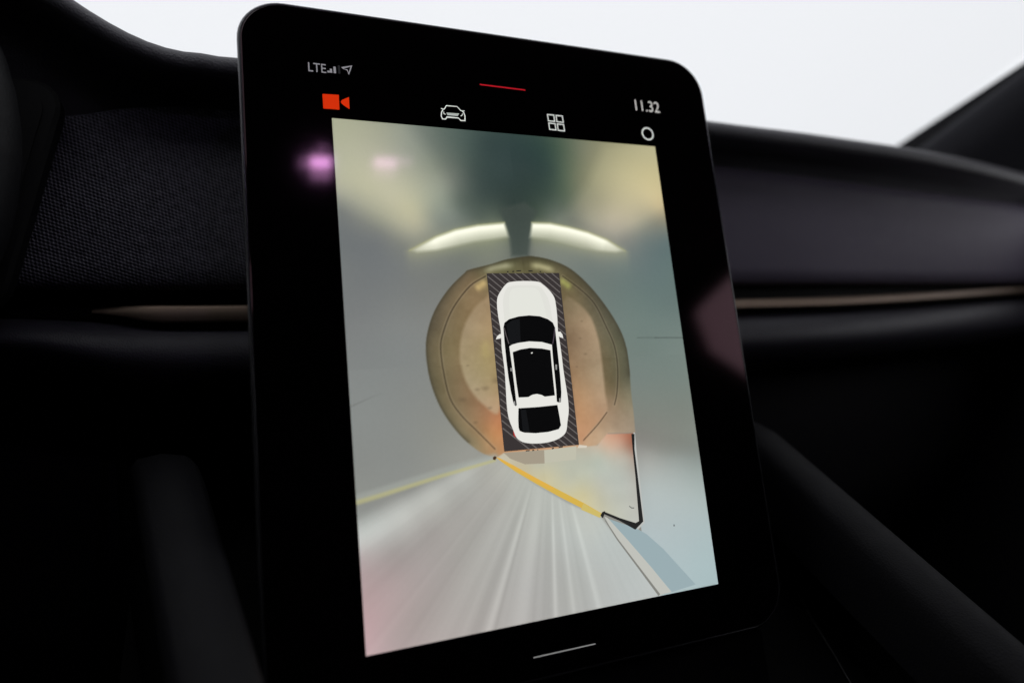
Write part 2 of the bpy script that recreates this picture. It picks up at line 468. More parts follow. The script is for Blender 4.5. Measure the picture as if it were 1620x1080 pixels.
# thin lip edging the tray opening
lip = [(0.1997, 0.0234, -0.1556), (0.1922, 0.0042, -0.1637), (0.1854, -0.0157, -0.1722), (0.1805, -0.0342, -0.18), (0.1742, -0.0546, -0.1887), (0.1688, -0.0798, -0.1994)]
lp = catmull(lip, 4)
rr = []
for k in range(7):
    b = 2 * math.pi * k / 6
    rr.append([(x + 0.0006 * math.cos(b), y, z + 0.0012 + 0.0006 * math.sin(b)) for x, y, z in lp])
v, f = loft(rr)
cpart(mesh_obj('tray_lip', v, f, plain('lip_gloss', (0.012, 0.012, 0.012), 0.4), None, True))

# ------------------------------------------------------------------ the centre display
TILT = math.radians(90 - 15.3)
BASE = 0.165                                   # centre of the lit picture above the foot of the display
yv = Vector((0, math.cos(TILT), math.sin(TILT)))
disp = empty('touchscreen', tuple(-yv * BASE), (TILT, 0, 0))
tag(disp, 'large upright black touchscreen leaning back, showing a white car from above', 'touchscreen')
def spart(o, parent=None, z=0.0):
    """child placed in the display's own plane (x right, y up, z out of the glass)"""
    if parent is None:
        o.parent = disp; o.location = (0, BASE, z)
    else:
        o.parent = parent; o.location = (0, 0, z)
    return o
HW, YT, YB = 0.1372, 0.1868, -0.1535
out_ = [(x, y + (YT + YB) / 2) for x, y in rounded_rect(2 * HW, YT - YB, 0.022, 12)]
spart(bm_obj('housing', slab(out_, [(0.020, -0.0200), (0.010, -0.0185), (0.003, -0.0140), (0.0008, -0.0095), (0.0, -0.0062), (0.0, -0.0022), (0.0010, -0.0012)]), M_HOUSING, None, True))
# polished rim: a thin ring around the cover glass
ring = slab(out_, [(0.0004, -0.0030), (-0.0005, -0.0024), (-0.0005, -0.0012), (0.0002, -0.0005), (0.0012, -0.0004), (0.0013, -0.0020)], False, False)
spart(bm_obj('rim', ring, M_RIM, None, True))
spart(bm_obj('cover_glass', slab(out_, [(0.0013, -0.0018), (0.0013, -0.00025), (0.0016, 0.0)]), M_GLASS))
# mount to the dashboard and lower shroud
bmm = slab([(x, y - 0.05) for x, y in rounded_rect(0.15, 0.13, 0.02)], [(0, -0.11), (0, -0.05), (0.004, -0.015)])
spart(bm_obj('mount', bmm, M_BLACK))
bmm = slab([(x, y - 0.190) for x, y in rounded_rect(0.262, 0.080, 0.012)], [(0.0, -0.05), (0.0, -0.014), (0.004, -0.010)])
spart(bm_obj('shroud', bmm, M_BLACK))

# ---- the live camera picture: a flat field of pixels
PW, PH = 95.0, 126.63                           # half size in mm
NX, NY = 400, 540
gx, gy = np.meshgrid(np.linspace(-PW, PW, NX + 1), np.linspace(PH, -PH, NY + 1))
def field(ctrl, x, y, soft_mm=4.0):
    """smooth colour field through scattered colour samples (mm, sRGB)"""
    c = np.array([q[:2] for q in ctrl], float); v = np.array([q[2] for q in ctrl], float)
    phi = lambda d2: np.sqrt(d2 + soft_mm ** 2)
    A = phi(((c[:, None] - c[None]) ** 2).sum(-1)); mean = v.mean(0)
    wt = np.linalg.solve(A - 0.35 * np.eye(len(c)), v - mean)
    out = np.zeros(x.shape + (3,)) + mean
    for (cx, cy), w in zip(c, wt):
        out += phi((x - cx) ** 2 + (y - cy) ** 2)[..., None] * w
    return np.clip(out, v.min(0) - 8, v.max(0) + 8)
def inside(poly, x, y):
    r = np.zeros(x.shape, bool); n = len(poly)
    for i in range(n):
        x0, y0 = poly[i]; x1, y1 = poly[(i + 1) % n]
        if y0 == y1: continue
        c = ((y0 > y) != (y1 > y)) & (x < (x1 - x0) * (y - y0) / (y1 - y0) + x0)
        r ^= c
    return r
def dist(line, x, y):
    d = np.full(x.shape, 1e9); tt = np.zeros(x.shape); L = 0
    line = np.array(line, float)
    tot = np.sum(np.linalg.norm(np.diff(line, axis=0), axis=1))
    for p, q in zip(line[:-1], line[1:]):
        v = q - p; l = np.linalg.norm(v)
        t = np.clip(((x - p[0]) * v[0] + (y - p[1]) * v[1]) / (l * l + 1e-9), 0, 1)
        dd = np.hypot(x - p[0] - t * v[0], y - p[1] - t * v[1])
        k = dd < d
        d = np.where(k, dd, d); tt = np.where(k, (L + t * l) / tot, tt); L += l
    return d, tt
def over(img, mask, col):
    return img * (1 - mask[..., None]) + np.array(col, float) * mask[..., None]
def soft(mask_poly, x, y, s):
    """inside mask with an edge s mm wide"""
    d, _ = dist(list(mask_poly) + [mask_poly[0]], x, y)
    sd = np.where(inside(mask_poly, x, y), -d, d)
    return np.clip(0.5 - sd / s, 0, 1)

WALL = [(-93.61, 124.09, (150, 152, 130)), (-71.59, 123.39, (142, 144, 127)), (-55.12, 123.83, (124, 130, 120)), (-38.2, 122.48, (92, 103, 96)), (-25.96, 122.09, (74, 88, 83)), (-13.51, 120.58, (54, 68, 66)), (5.23, 122.13, (48, 64, 62)), (20.43, 120.73, (50, 68, 62)), (30.38, 121.52, (70, 86, 72)), (44.44, 121.09, (112, 116, 96)), (61.01, 120.81, (142, 139, 110)), (78.35, 122.14, (158, 153, 120)), (93.56, 123.31, (164, 158, 124)), (-93.57, 103.98, (158, 159, 138)), (-82.06, 109.86, (158, 158, 138)), (-59.4, 111.59, (136, 140, 128)), (-43.1, 105.8, (112, 119, 108)), (-33.02, 102.96, (98, 106, 98)), (-27.23, 108.68, (78, 90, 84)), (-22.58, 101.85, (66, 78, 74)), (-7.86, 104.6, (52, 66, 64)), (7.14, 105.57, (48, 62, 60)), (22.62, 106.58, (54, 70, 64)), (31.1, 105.25, (80, 94, 78)), (39.88, 102.0, (112, 116, 94)), (50.4, 104.55, (140, 138, 110)), (69.42, 105.71, (168, 161, 126)), (91.42, 107.06, (178, 168, 128)), (-92.42, 92.5, (160, 160, 140)), (-80.24, 89.87, (166, 165, 142)), (-67.76, 87.18, (170, 168, 145)), (-58.52, 80.87, (168, 166, 140)), (-54.12, 94.7, (150, 152, 134)), (-44.61, 88.33, (134, 140, 126)), (-37.15, 95.68, (116, 122, 112)), (-31.17, 85.51, (88, 98, 90)), (-18.45, 89.64, (60, 72, 68)), (1.3, 87.02, (50, 62, 58)), (18.84, 91.51, (58, 72, 64)), (30.62, 92.09, (84, 96, 80)), (39.89, 86.93, (122, 122, 104)), (52.41, 89.38, (146, 142, 118)), (69.24, 90.16, (172, 164, 134)), (87.15, 94.13, (184, 172, 134)), (93.0, 89.28, (178, 164, 128)), (-95.05, 89.07, (150, 151, 136)), (-94.42, 79.34, (118, 121, 117)), (-87.21, 78.02, (128, 130, 122)), (-74.98, 75.22, (140, 141, 126)), (-62.52, 71.34, (152, 151, 132)), (-55.78, 74.24, (160, 158, 136)), (-45.66, 76.3, (122, 128, 118)), (-35.45, 76.68, (112, 120, 112)), (-21.48, 77.19, (80, 90, 82)), (-14.33, 77.46, (82, 92, 82)), (0.29, 78.0, (52, 62, 58)), (11.77, 80.23, (66, 78, 68)), (23.08, 78.84, (98, 106, 96)), (32.9, 79.2, (104, 108, 98)), (44.69, 77.77, (140, 138, 122)), (59.1, 78.27, (164, 157, 138)), (71.78, 78.72, (160, 154, 134)), (86.97, 79.25, (136, 134, 118)), (96.19, 81.54, (142, 136, 114)), (-92.38, 68.13, (108, 112, 112)), (-75.67, 65.36, (114, 117, 115)), (-63.21, 62.38, (124, 126, 118)), (45.79, 71.1, (136, 134, 124)), (63.99, 68.97, (134, 133, 124)), (78.6, 67.43, (110, 119, 115)), (96.15, 67.85, (98, 112, 110)), (-91.95, 50.63, (108, 112, 112)), (-70.44, 50.83, (108, 112, 112)), (-47.55, 54.37, (108, 112, 109)), (-33.93, 56.24, (104, 109, 104)), (-19.87, 58.16, (112, 117, 106)), (-8.87, 61.14, (104, 110, 102)), (-1.11, 65.52, (70, 79, 74)), (-1.82, 59.17, (86, 92, 86)), (7.68, 61.46, (108, 113, 106)), (20.59, 58.84, (114, 120, 113)), (39.66, 55.51, (108, 116, 112)), (59.42, 52.05, (104, 115, 112)), (93.58, 52.37, (93, 110, 108)), (-92.01, 25.68, (106, 110, 110)), (-72.1, 28.45, (108, 112, 111)), (-52.25, 37.87, (108, 111, 108)), (-92.07, 1.33, (112, 117, 116)), (-67.55, 6.37, (112, 117, 116)), (-59.68, -12.6, (116, 120, 117)), (-90.69, -22.53, (116, 121, 119)), (-70.37, -30.05, (118, 122, 119)), (-52.09, -34.58, (124, 127, 121)), (-92.19, -45.62, (117, 121, 118)), (-71.73, -47.69, (120, 124, 121)), (-40.35, -46.3, (134, 136, 130)), (-93.97, -55.4, (122, 126, 122)), (49.66, 41.0, (100, 112, 108)), (68.54, 29.9, (96, 112, 108)), (91.99, 29.62, (92, 108, 105)), (61.12, 8.32, (102, 116, 111)), (90.12, 5.52, (104, 118, 113)), (61.95, -13.0, (106, 117, 112)), (91.03, -14.57, (108, 120, 114)), (61.29, -30.4, (112, 118, 111)), (90.11, -32.45, (114, 121, 114)), (61.17, -44.16, (118, 119, 113)), (91.92, -46.76, (120, 126, 119))]
FLOOR = [(58.66, -47.35, (132, 131, 126)), (76.77, -48.95, (124, 127, 121)), (92.69, -54.56, (126, 132, 127)), (61.05, -57.75, (158, 160, 155)), (78.88, -61.21, (150, 157, 153)), (94.06, -66.2, (146, 156, 152)), (60.94, -71.18, (170, 178, 176)), (80.41, -76.74, (166, 176, 174)), (94.27, -81.75, (162, 174, 172)), (61.74, -91.15, (170, 181, 182)), (81.63, -93.74, (166, 179, 180)), (93.58, -102.05, (164, 180, 181)), (67.47, -105.03, (166, 180, 182)), (89.81, -118.19, (164, 182, 184)), (57.09, -95.43, (170, 182, 184))]
ROAD = [(-93.95, -63.85, (140, 142, 138)), (-84.54, -60.74, (140, 141, 137)), (-69.54, -58.15, (142, 143, 139)), (-53.94, -55.46, (150, 151, 146)), (-34.27, -50.87, (160, 160, 153)), (-95.31, -76.21, (172, 174, 170)), (-85.49, -74.19, (172, 174, 170)), (-73.47, -70.09, (172, 173, 168)), (-57.79, -63.88, (168, 169, 163)), (-41.36, -56.81, (166, 167, 161)), (-24.65, -54.0, (170, 170, 162)), (-95.46, -87.18, (168, 155, 154)), (-80.39, -83.86, (158, 152, 149)), (-62.06, -77.88, (158, 154, 150)), (-45.92, -71.21, (160, 158, 153)), (-29.05, -64.23, (164, 163, 157)), (-15.46, -62.7, (170, 172, 165)), (-95.23, -100.78, (174, 153, 153)), (-81.61, -100.29, (168, 152, 151)), (-63.49, -94.79, (160, 153, 150)), (-44.45, -89.0, (160, 158, 153)), (-27.66, -82.48, (162, 162, 157)), (-10.09, -75.65, (170, 172, 166)), (-95.0, -114.19, (180, 153, 155)), (-94.52, -123.54, (184, 158, 160)), (-83.19, -121.7, (170, 154, 153)), (-71.18, -115.76, (162, 152, 149)), (-52.97, -113.39, (160, 155, 151)), (-34.48, -116.56, (163, 160, 156)), (-14.22, -111.21, (164, 163, 160)), (-2.41, -98.06, (168, 169, 165)), (9.08, -90.49, (175, 179, 175)), (5.61, -117.43, (168, 169, 165)), (23.92, -114.31, (172, 175, 172)), (30.11, -96.53, (176, 182, 179)), (41.65, -120.26, (176, 181, 179)), (49.58, -118.39, (178, 183, 181)), (20.53, -85.77, (180, 184, 178))]
PLAT = [(-20.99, -51.27, (190, 184, 162)), (-3.97, -52.97, (180, 178, 158)), (13.89, -53.13, (176, 178, 162)), (32.59, -52.33, (178, 180, 166)), (47.88, -53.12, (172, 160, 146)), (37.37, -45.48, (196, 164, 140)), (47.18, -44.66, (178, 134, 112)), (51.99, -46.77, (152, 104, 84)), (-1.24, -59.56, (190, 183, 150)), (12.67, -62.63, (182, 182, 162)), (30.87, -64.59, (180, 182, 170)), (47.85, -66.42, (176, 178, 170)), (18.82, -71.29, (196, 188, 150)), (33.23, -74.58, (182, 182, 166)), (47.81, -79.57, (180, 181, 172)), (47.36, -87.65, (184, 186, 178)), (-14.43, -53.49, (188, 178, 150))]
TABLE = [(-38.72, 41.12, (112, 100, 82)), (-31.47, 46.14, (118, 104, 84)), (-46.27, 31.3, (108, 98, 82)), (-50.39, 21.65, (100, 92, 78)), (-54.7, 9.02, (106, 98, 80)), (-54.75, -6.68, (112, 106, 86)), (-50.61, -17.81, (124, 116, 94)), (-43.73, -30.67, (146, 136, 112)), (-34.75, -39.14, (158, 142, 116)), (-28.55, -43.41, (172, 142, 112)), (-34.29, 34.46, (128, 112, 88)), (-42.2, 21.46, (118, 106, 84)), (-45.66, 8.68, (116, 106, 82)), (-44.81, -7.22, (122, 110, 88)), (-39.48, -20.11, (134, 116, 94)), (-32.19, -30.03, (156, 124, 96)), (-26.19, -36.77, (186, 140, 102)), (-27.47, 34.41, (130, 112, 88)), (-22.7, -29.18, (184, 130, 98)), (-28.4, -25.6, (160, 122, 96)), (-17.15, 50.3, (92, 92, 66)), (-9.77, 52.78, (86, 88, 62)), (1.3, 54.3, (82, 80, 60)), (12.38, 53.73, (90, 90, 66)), (23.35, 50.28, (96, 92, 72)), (-0.69, 49.74, (96, 94, 70)), (32.3, 44.6, (92, 88, 72)), (40.66, 33.82, (88, 86, 74)), (48.59, 19.39, (92, 92, 80)), (53.72, 5.02, (96, 98, 84)), (53.93, -12.56, (104, 104, 90)), (52.67, -26.35, (136, 128, 112)), (53.4, -37.38, (150, 138, 126)), (42.61, -35.85, (162, 144, 128)), (27.02, 33.94, (112, 102, 80)), (33.82, 26.78, (112, 104, 86)), (40.18, 16.05, (108, 102, 86)), (44.1, 1.87, (104, 98, 80)), (43.59, -15.45, (110, 100, 80)), (43.29, -25.72, (144, 126, 108)), (25.1, 33.95, (112, 102, 80)), (30.29, -41.55, (186, 160, 138)), (37.84, -42.19, (184, 164, 146))]
TABLE_EDGE = [(-27.25, -46.94), (-34.49, -43.18), (-43.43, -34.39), (-51.02, -22.41), (-55.34, -9.76), (-56.82, 2.8), (-55.84, 14.44), (-50.89, 27.14), (-42.28, 38.81), (-33.08, 47.14), (-30.53, 48.84), (-18.03, 52.01), (-9.58, 54.52), (1.54, 56.41), (7.1, 56.49), (17.39, 54.5), (28.28, 49.6), (38.73, 39.93), (47.76, 27.64), (54.08, 15.69), (56.69, 5.98), (57.13, -4.66), (56.23, -18.62), (56.11, -30.04), (55.54, -41.64), (38.83, -40.6), (33.59, -45.15), (29.53, -47.1), (20.98, -46.66), (-3.23, -46.7), (-21.56, -47.17)]
DISC = [(-22.29, 34.36), (-29.77, 28.45), (-36.52, 18.07), (-39.72, 5.25), (-38.7, -5.01), (-35.53, -13.43), (-29.59, -20.78), (-21.52, -24.51), (-17.77, 4.37), (-20.21, 34.34)]
DISC2 = [(20.85, 30.48), (25.1, 33.95), (35.53, 24.99), (39.7, 12.55), (40.48, -1.46), (40.01, -18.67), (39.63, -29.54), (30.97, -36.61), (21.69, -44.1), (21.33, -24.23), (21.09, 2.8)]
RING_L = [(-21.86, 45.5), (-31.03, 40.11), (-40.85, 28.94), (-46.84, 17.38), (-49.23, 8.81), (-48.73, -3.87), (-46.63, -16.51), (-41.6, -25.26), (-34.79, -32.94), (-25.84, -43.04)]
RING_R = [(22.77, 45.65), (32.27, 38.52), (40.17, 30.25), (45.55, 17.69), (49.44, 5.89), (49.64, -6.41), (47.39, -19.12), (44.85, -25.82)]
RING_R2 = [(39.63, -29.54), (32.99, -35.77), (23.71, -42.97)]
PLAT_EDGE = [(-25.63, -47.41), (-21.36, -45.32), (-3.11, -45.75), (21.03, -46.34), (31.53, -46.29), (38.02, -40.86), (54.71, -41.91), (54.41, -67.13), (52.75, -88.02), (48.49, -90.39), (30.44, -81.0), (28.67, -83.01), (11.38, -72.64), (-5.07, -62.29), (-16.19, -53.93)]
ROAD_EDGE = [(-101.53, -59.02), (-76.74, -54.45), (-53.47, -50.14), (-26.23, -46.73), (-16.22, -54.24), (-5.14, -62.9), (11.26, -73.58), (29.03, -83.06), (43.98, -104.85), (59.72, -127.96), (54.05, -162.68), (-105.82, -130.42)]
ARC_L = [(-60.92, 58.8), (-55.15, 61.89), (-46.51, 66.45), (-36.02, 70.48), (-23.63, 73.28), (-8.08, 75.21), (-6.79, 70.31), (-6.08, 66.8), (-15.61, 65.17), (-26.33, 63.54), (-36.9, 60.93), (-47.18, 58.71), (-57.13, 57.54)]
ARC_R = [(7.85, 75.76), (18.85, 75.77), (30.26, 73.95), (41.81, 71.35), (53.38, 67.2), (64.43, 60.7), (58.44, 59.47), (46.28, 60.0), (36.52, 61.66), (25.13, 64.34), (15.74, 65.92), (4.94, 66.73), (6.56, 71.05)]
STEM = [(-10.15, 82.93), (-8.36, 75.91), (-7.0, 71.71), (-5.79, 66.11), (-6.1, 56.65), (3.79, 56.8), (5.56, 65.68), (7.85, 75.76), (11.98, 82.05), (5.05, 87.19)]

def rounded(L, n=5): return [tuple(p) for p in catmull(L, n)]
TABLE_TIP = TABLE_EDGE[24]
TABLE_EDGE = rounded(TABLE_EDGE[:24]) + TABLE_EDGE[24:]
RING_L, RING_R, RING_R2 = rounded(RING_L), rounded(RING_R), rounded(RING_R2)
DISC, DISC2 = rounded(DISC + DISC[:1]), rounded(DISC2 + DISC2[:1])
img = field(WALL, gx, gy)
BEAM_L = [(-99.29, 132.0), (-58.17, 127.42), (-42.8, 109.34), (-36.77, 92.21), (-36.85, 80.07), (-45.66, 68.5), (-58.28, 63.48), (-75.09, 73.57), (-104.66, 88.56)]
BEAM_R = [(107.23, 134.66), (59.33, 123.83), (45.74, 100.44), (25.37, 78.56), (42.36, 75.45), (59.64, 67.73), (109.38, 92.82)]
img += ((soft(BEAM_L, gx, gy, 9.0) + soft(BEAM_R, gx, gy, 7.0)) * 11)[..., None] * np.array([1, .97, .8])
low = np.clip((60 - gy) / 40, 0, 1)
img += (low * np.where(gx < 0, 11, 7))[..., None] * np.array([1.1, .95, .9])
# darker stripe falling from the ceiling down to the turntable
st = soft(STEM, gx, gy, 2.5); img = over(img, st * 0.8, (64, 73, 68))
for arc, top in ((ARC_L, ARC_L[:6]), (ARC_R, ARC_R[:6])):
    arc = list(arc)
    d, _ = dist(arc + [arc[0]], gx, gy)
    ins = inside(arc, gx, gy)
    dt, tt = dist(top, gx, gy)
    tx, ty = np.array(top)[:, 0], np.array(top)[:, 1]
    under = gy < np.interp(gx, tx, ty)
    sd = np.where(ins, -d, d)
    halo = np.exp(-np.maximum(sd, 0) / np.where(under, 4.5, 1.6)) * np.where(under, 0.42, 0.30) * np.clip((gx - tx.min() + 4) / 4, 0, 1) * np.clip((tx.max() + 4 - gx) / 4, 0, 1)
    img = over(img, halo * (1 - st), (172, 172, 132))
    core = np.clip(0.3 - sd / 2.0, 0, 1) * np.clip(1.25 - dt / 9.0, 0.25, 1) * np.clip(0.25 + np.minimum(tt, 1) * 3 if top is ARC_L[:6] or top[0] == ARC_L[0] else 0.25 + (1 - tt) * 3, 0, 1)
    img = over(img, core, (246, 246, 226))
    edge_ = np.exp(-(dt / 0.6) ** 2) * 0.22 * (np.abs(sd) < 2)
    img = over(img, edge_, (170, 168, 96))
# pale right-hand floor
fl = field(FLOOR, gx, gy)
edge = [(55.37, -37.53), (69.19, -44.84), (85.62, -46.23), (96.58, -47.16)]
w = np.clip((np.interp(gx, [p[0] for p in edge], [p[1] for p in edge]) + 2 - gy) / 14.0, 0, 1)
w = w * (gx > TABLE_TIP[0] - 4)
img = img * (1 - w[..., None]) + fl * w[..., None]
# turntable
tb = field(TABLE, gx, gy) * np.array([0.98, 0.955, 0.89])
DL = [(-24.53, 29.37, (150, 130, 104)), (-32.49, 17.97, (154, 137, 112)), (-37.07, 5.15, (152, 137, 110)), (-34.14, -9.39, (160, 146, 120)), (-28.33, -18.32, (172, 152, 126)), (-22.27, 17.7, (158, 136, 106)), (-23.95, 1.36, (156, 140, 104)), (-21.88, -11.69, (162, 142, 110)), (-21.19, -21.35, (178, 150, 122))]
DR = [(24.43, 28.68, (128, 114, 92)), (30.95, 19.8, (150, 130, 108)), (36.25, 7.41, (154, 134, 112)), (37.2, -8.22, (158, 140, 118)), (36.37, -25.25, (170, 142, 118)), (23.86, 9.57, (126, 106, 86)), (24.72, -4.18, (146, 122, 98)), (27.82, -17.93, (166, 136, 108)), (22.75, -27.66, (178, 138, 106)), (27.36, -35.33, (180, 140, 110)), (22.86, -40.92, (186, 142, 112))]
for D_, ctrl, e in ((DISC, DL, 1.8), (DISC2, DR, 1.8)):
    k = soft(D_, gx, gy, e); tb = tb * (1 - k[..., None]) + field(ctrl, gx, gy) * np.array([0.99, 0.98, 0.94]) * k[..., None]
for L, wd, col, am in (([(-23.85, 47.64), (-17.16, 50.19), (-9.92, 51.4), (-3.87, 51.69)], 3.0, (188, 186, 150), 0.8), ([(2.85, 51.75), (9.6, 51.35), (15.67, 49.75), (19.26, 48.12)], 3.0, (192, 186, 142), 0.8),
                       ([(-28.8, 38.31), (-24.53, 40.88), (-21.14, 43.35)], 3.2, (202, 176, 120), 0.8), ([(20.08, 44.57), (24.16, 41.5), (27.64, 38.66)], 3.2, (168, 170, 96), 0.75), ([(-23.4, 12.24), (-26.12, 7.96), (-25.42, 1.43)], 3.5, (182, 166, 110), 0.4)):
    d, t = dist(L, gx, gy); tb = over(tb, np.exp(-(d / wd * 1.5) ** 2) * am * np.clip(np.sin(np.pi * np.clip(t, 0.03, 0.97)) * 1.3, 0, 1), col)
rng = np.random.default_rng(4)
def blotch(x, y, s, seed):
    r = np.random.default_rng(seed); g = r.random((64, 64))
    u = (x / s) % 63; v = (y / s) % 63
    i = np.floor(u).astype(int); j = np.floor(v).astype(int); fu = u - i; fv = v - j
    fu = fu * fu * (3 - 2 * fu); fv = fv * fv * (3 - 2 * fv)
    return (g[j, i] * (1 - fu) + g[j, i + 1] * fu) * (1 - fv) + (g[j + 1, i] * (1 - fu) + g[j + 1, i + 1] * fu) * fv - 0.5
wear = blotch(gx, gy, 9, 1) * 9 + blotch(gx, gy, 3.7, 2) * 6 + blotch(gx, gy, 1.5, 3) * 4
tb += wear[..., None] * np.array([1, .95, .85])
tm = soft(TABLE_EDGE, gx, gy, 0.7)
img = img * (1 - tm[..., None]) + tb * tm[..., None]
d, t = dist(TABLE_EDGE[8:108], gx, gy); img = over(img, (0.5 * np.exp(-d / 0.8) + 0.42 * np.exp(-d / 4.0)) * tm, (62, 58, 46))
for L in (RING_L, RING_R, RING_R2):
    d, t = dist(L, gx, gy); img = over(img, np.clip(1 - d / 0.55, 0, 1) * 0.62, (40, 34, 28))
    img = over(img, np.clip(1 - np.abs(d - 0.8) / 0.5, 0, 1) * 0.2, (170, 155, 130))
img[...] = img
# road: streaks fan out from below the car
rd_ = field(ROAD, gx, gy)
V0 = [(5.67, -31.62)][0]
def streak(p1, wdt, amt, start=20.0):
    global rd_
    v = np.array(p1) - np.array(V0); L = np.linalg.norm(v); v = v / L
    s = (gx - V0[0]) * v[0] + (gy - V0[1]) * v[1]
    c = np.abs((gx - V0[0]) * v[1] - (gy - V0[1]) * v[0])
    ww = wdt * np.clip(s / L, 0.05, 1.4)
    k = np.exp(-(c / ww) ** 2) * np.clip((s - start) / 25.0, 0, 1)
    rd_ = rd_ + (k * amt)[..., None] * np.array([1, 1.02, 1.0])
for p1, wdt, amt in zip([(-37.21, -125.17), (-33.75, -124.71), (-43.52, -125.64), (-2.83, -125.76), (-7.44, -126.08), (7.26, -124.67), (2.55, -125.0), (20.97, -124.13), (14.1, -124.12), (-21.41, -125.27), (-15.07, -125.29), (-62.28, -126.41), (-96.21, -76.91), (-95.49, -65.63), (-79.1, -126.85), (-87.89, -97.89), (-50.71, -126.45)],
                        (2.2, 1.0, 4.0, 1.3, 3.0, 1.4, 2.0, 1.8, 2.5, 4.5, 2.0, 6.0, 7.0, 5.0, 6.0, 7.0, 3.0), (17, -8, -6, 16, -6, 11, -5, 12, -4, 10, -5, 5, 14, -9, -4, -5, 5)):
    streak(p1, wdt, amt, 30.0)
# fine fan of faint streaks
ang = np.arctan2(gx - V0[0], V0[1] - gy)
rd_ += (blotch(ang * 60 + 200, gy * 0 + 30, 1.5, 9) * 3 + blotch(ang * 160 + 400, gy * 0 + 90, 1.7, 11) * 1.5)[..., None]
rm = soft(ROAD_EDGE, gx, gy, 2.0)
img = img * (1 - rm[..., None]) + rd_ * rm[..., None]
# platform behind the car
pl_ = field(PLAT, gx, gy) + (blotch(gx, gy, 5, 6) * 5)[..., None]
pm = soft(PLAT_EDGE, gx, gy, 0.7)
img = img * (1 - pm[..., None]) + pl_ * pm[..., None]
# faint yellow edging on the left with its pale band
YL = [(-97.18, -61.22), (-84.42, -59.04), (-69.38, -56.13), (-53.73, -53.1), (-39.15, -50.68), (-26.42, -48.57)]
d, t = dist([(x, y + 1.6) for x, y in YL], gx, gy); img = over(img, np.clip(1.5 - d / 1.9, 0, 1) * 0.55, (158, 163, 156))
d, t = dist(YL, gx, gy); img = over(img, np.clip(1.35 - d / (1.3 - 0.5 * t), 0, 1) * 0.55, (184, 178, 116))
# pale edge line, thin floor joints
J = [(64.71, 10.36), (76.33, 10.0)]; d, t = dist(J, gx, gy); img = over(img, np.clip(1 - d / 0.45, 0, 1) * 0.35, (50, 56, 54))
J = [(76.33, 10.0), (96.0, 9.38)]; d, t = dist(J, gx, gy); img = over(img, np.clip(1 - d / 0.45, 0, 1) * 0.6, (50, 56, 54))
J = [(-95.58, -17.48), (-88.73, -14.99), (-84.18, -13.2), (-78.07, -11.47)]; d, t = dist(J, gx, gy); img = over(img, np.clip(1 - d / 0.5, 0, 1) * 0.35 * (1 - t), (70, 70, 68))
# specks on the turntable
for (x, y), r in zip([(-32.16, -13.0), (-27.76, -12.63), (-21.61, -9.12), (31.04, 20.5), (29.02, 11.13), (24.72, -4.18), (20.41, -14.12), (30.93, 2.41), (-34.76, -29.2), (-26.41, -22.58), (-35.97, -0.68), (-40.54, -17.53)], (1.0, 1.4, 1.6, .7, .6, .6, .6, .8, .9, .9, .6, 1.4)):
    d = np.hypot((gx - x) / 1.7, gy - y); img = over(img, np.clip(1.2 - d / r, 0, 1) * 0.28, (84, 70, 54))
img += (blotch(gx, gy, 22, 21) * 4 + blotch(gx, gy, 0.9, 22) * 1.5)[..., None]
lin = s2l(np.clip(img, 0, 255))
me = bpy.data.meshes.new('camera_picture')
verts = np.stack([gx / 1000, gy / 1000, np.zeros_like(gx)], -1).reshape(-1, 3)
idx = np.arange((NX + 1) * (NY + 1)).reshape(NY + 1, NX + 1)
quads = np.stack([idx[1:, :-1], idx[1:, 1:], idx[:-1, 1:], idx[:-1, :-1]], -1).reshape(-1, 4)
me.vertices.add(len(verts)); me.vertices.foreach_set('co', verts.ravel())
me.loops.add(quads.size); me.loops.foreach_set('vertex_index', quads.ravel())
me.polygons.add(len(quads)); me.polygons.foreach_set('loop_start', np.arange(0, quads.size, 4))
me.update(calc_edges=True)
at = me.attributes.new('pixel', 'FLOAT_COLOR', 'POINT')
at.data.foreach_set('color', np.concatenate([lin.reshape(-1, 3), np.ones((len(verts), 1))], 1).astype(np.float32).ravel())
me.materials.append(lit_picture())
picture = link(bpy.data.objects.new('camera_picture', me))
spart(picture, None, 0.00012)
picture['label'] = 'lit bird\'s-eye camera picture of a pale floor and round turntable'

# ---- flat drawn shapes on the picture
def flat(name, pts, mat, parent, z, smooth_n=0, t=0.00003):
    """filled outline in mm on the display plane, a hair thick"""
    p = np.array(pts, float)
    if smooth_n:
        q = np.vstack([p[-1], p, p[0], p[1]]); r = []
        for i in range(1, len(q) - 2):
            a, b, c, d = q[i - 1], q[i], q[i + 1], q[i + 2]
            for k in range(smooth_n):
                s = k / smooth_n
                r.append(0.5 * (2 * b + (c - a) * s + (2 * a - 5 * b + 4 * c - d) * s * s + (3 * b - a - 3 * c + d) * s ** 3))
        p = np.array(r)
    bm = bmesh.new()
    vs = [bm.verts.new((x / 1000, y / 1000, 0)) for x, y in p]
    f = bm.faces.new(vs)
    bmesh.ops.triangulate(bm, faces=[f], ngon_method='EAR_CLIP')
    bm.normal_update()
    for f in bm.faces:
        if f.normal.z < 0: f.normal_flip()
    me = bpy.data.meshes.new(name); bm.to_mesh(me); bm.free()
    me.materials.append(mat)
    return spart(link(bpy.data.objects.new(name, me)), parent, z)
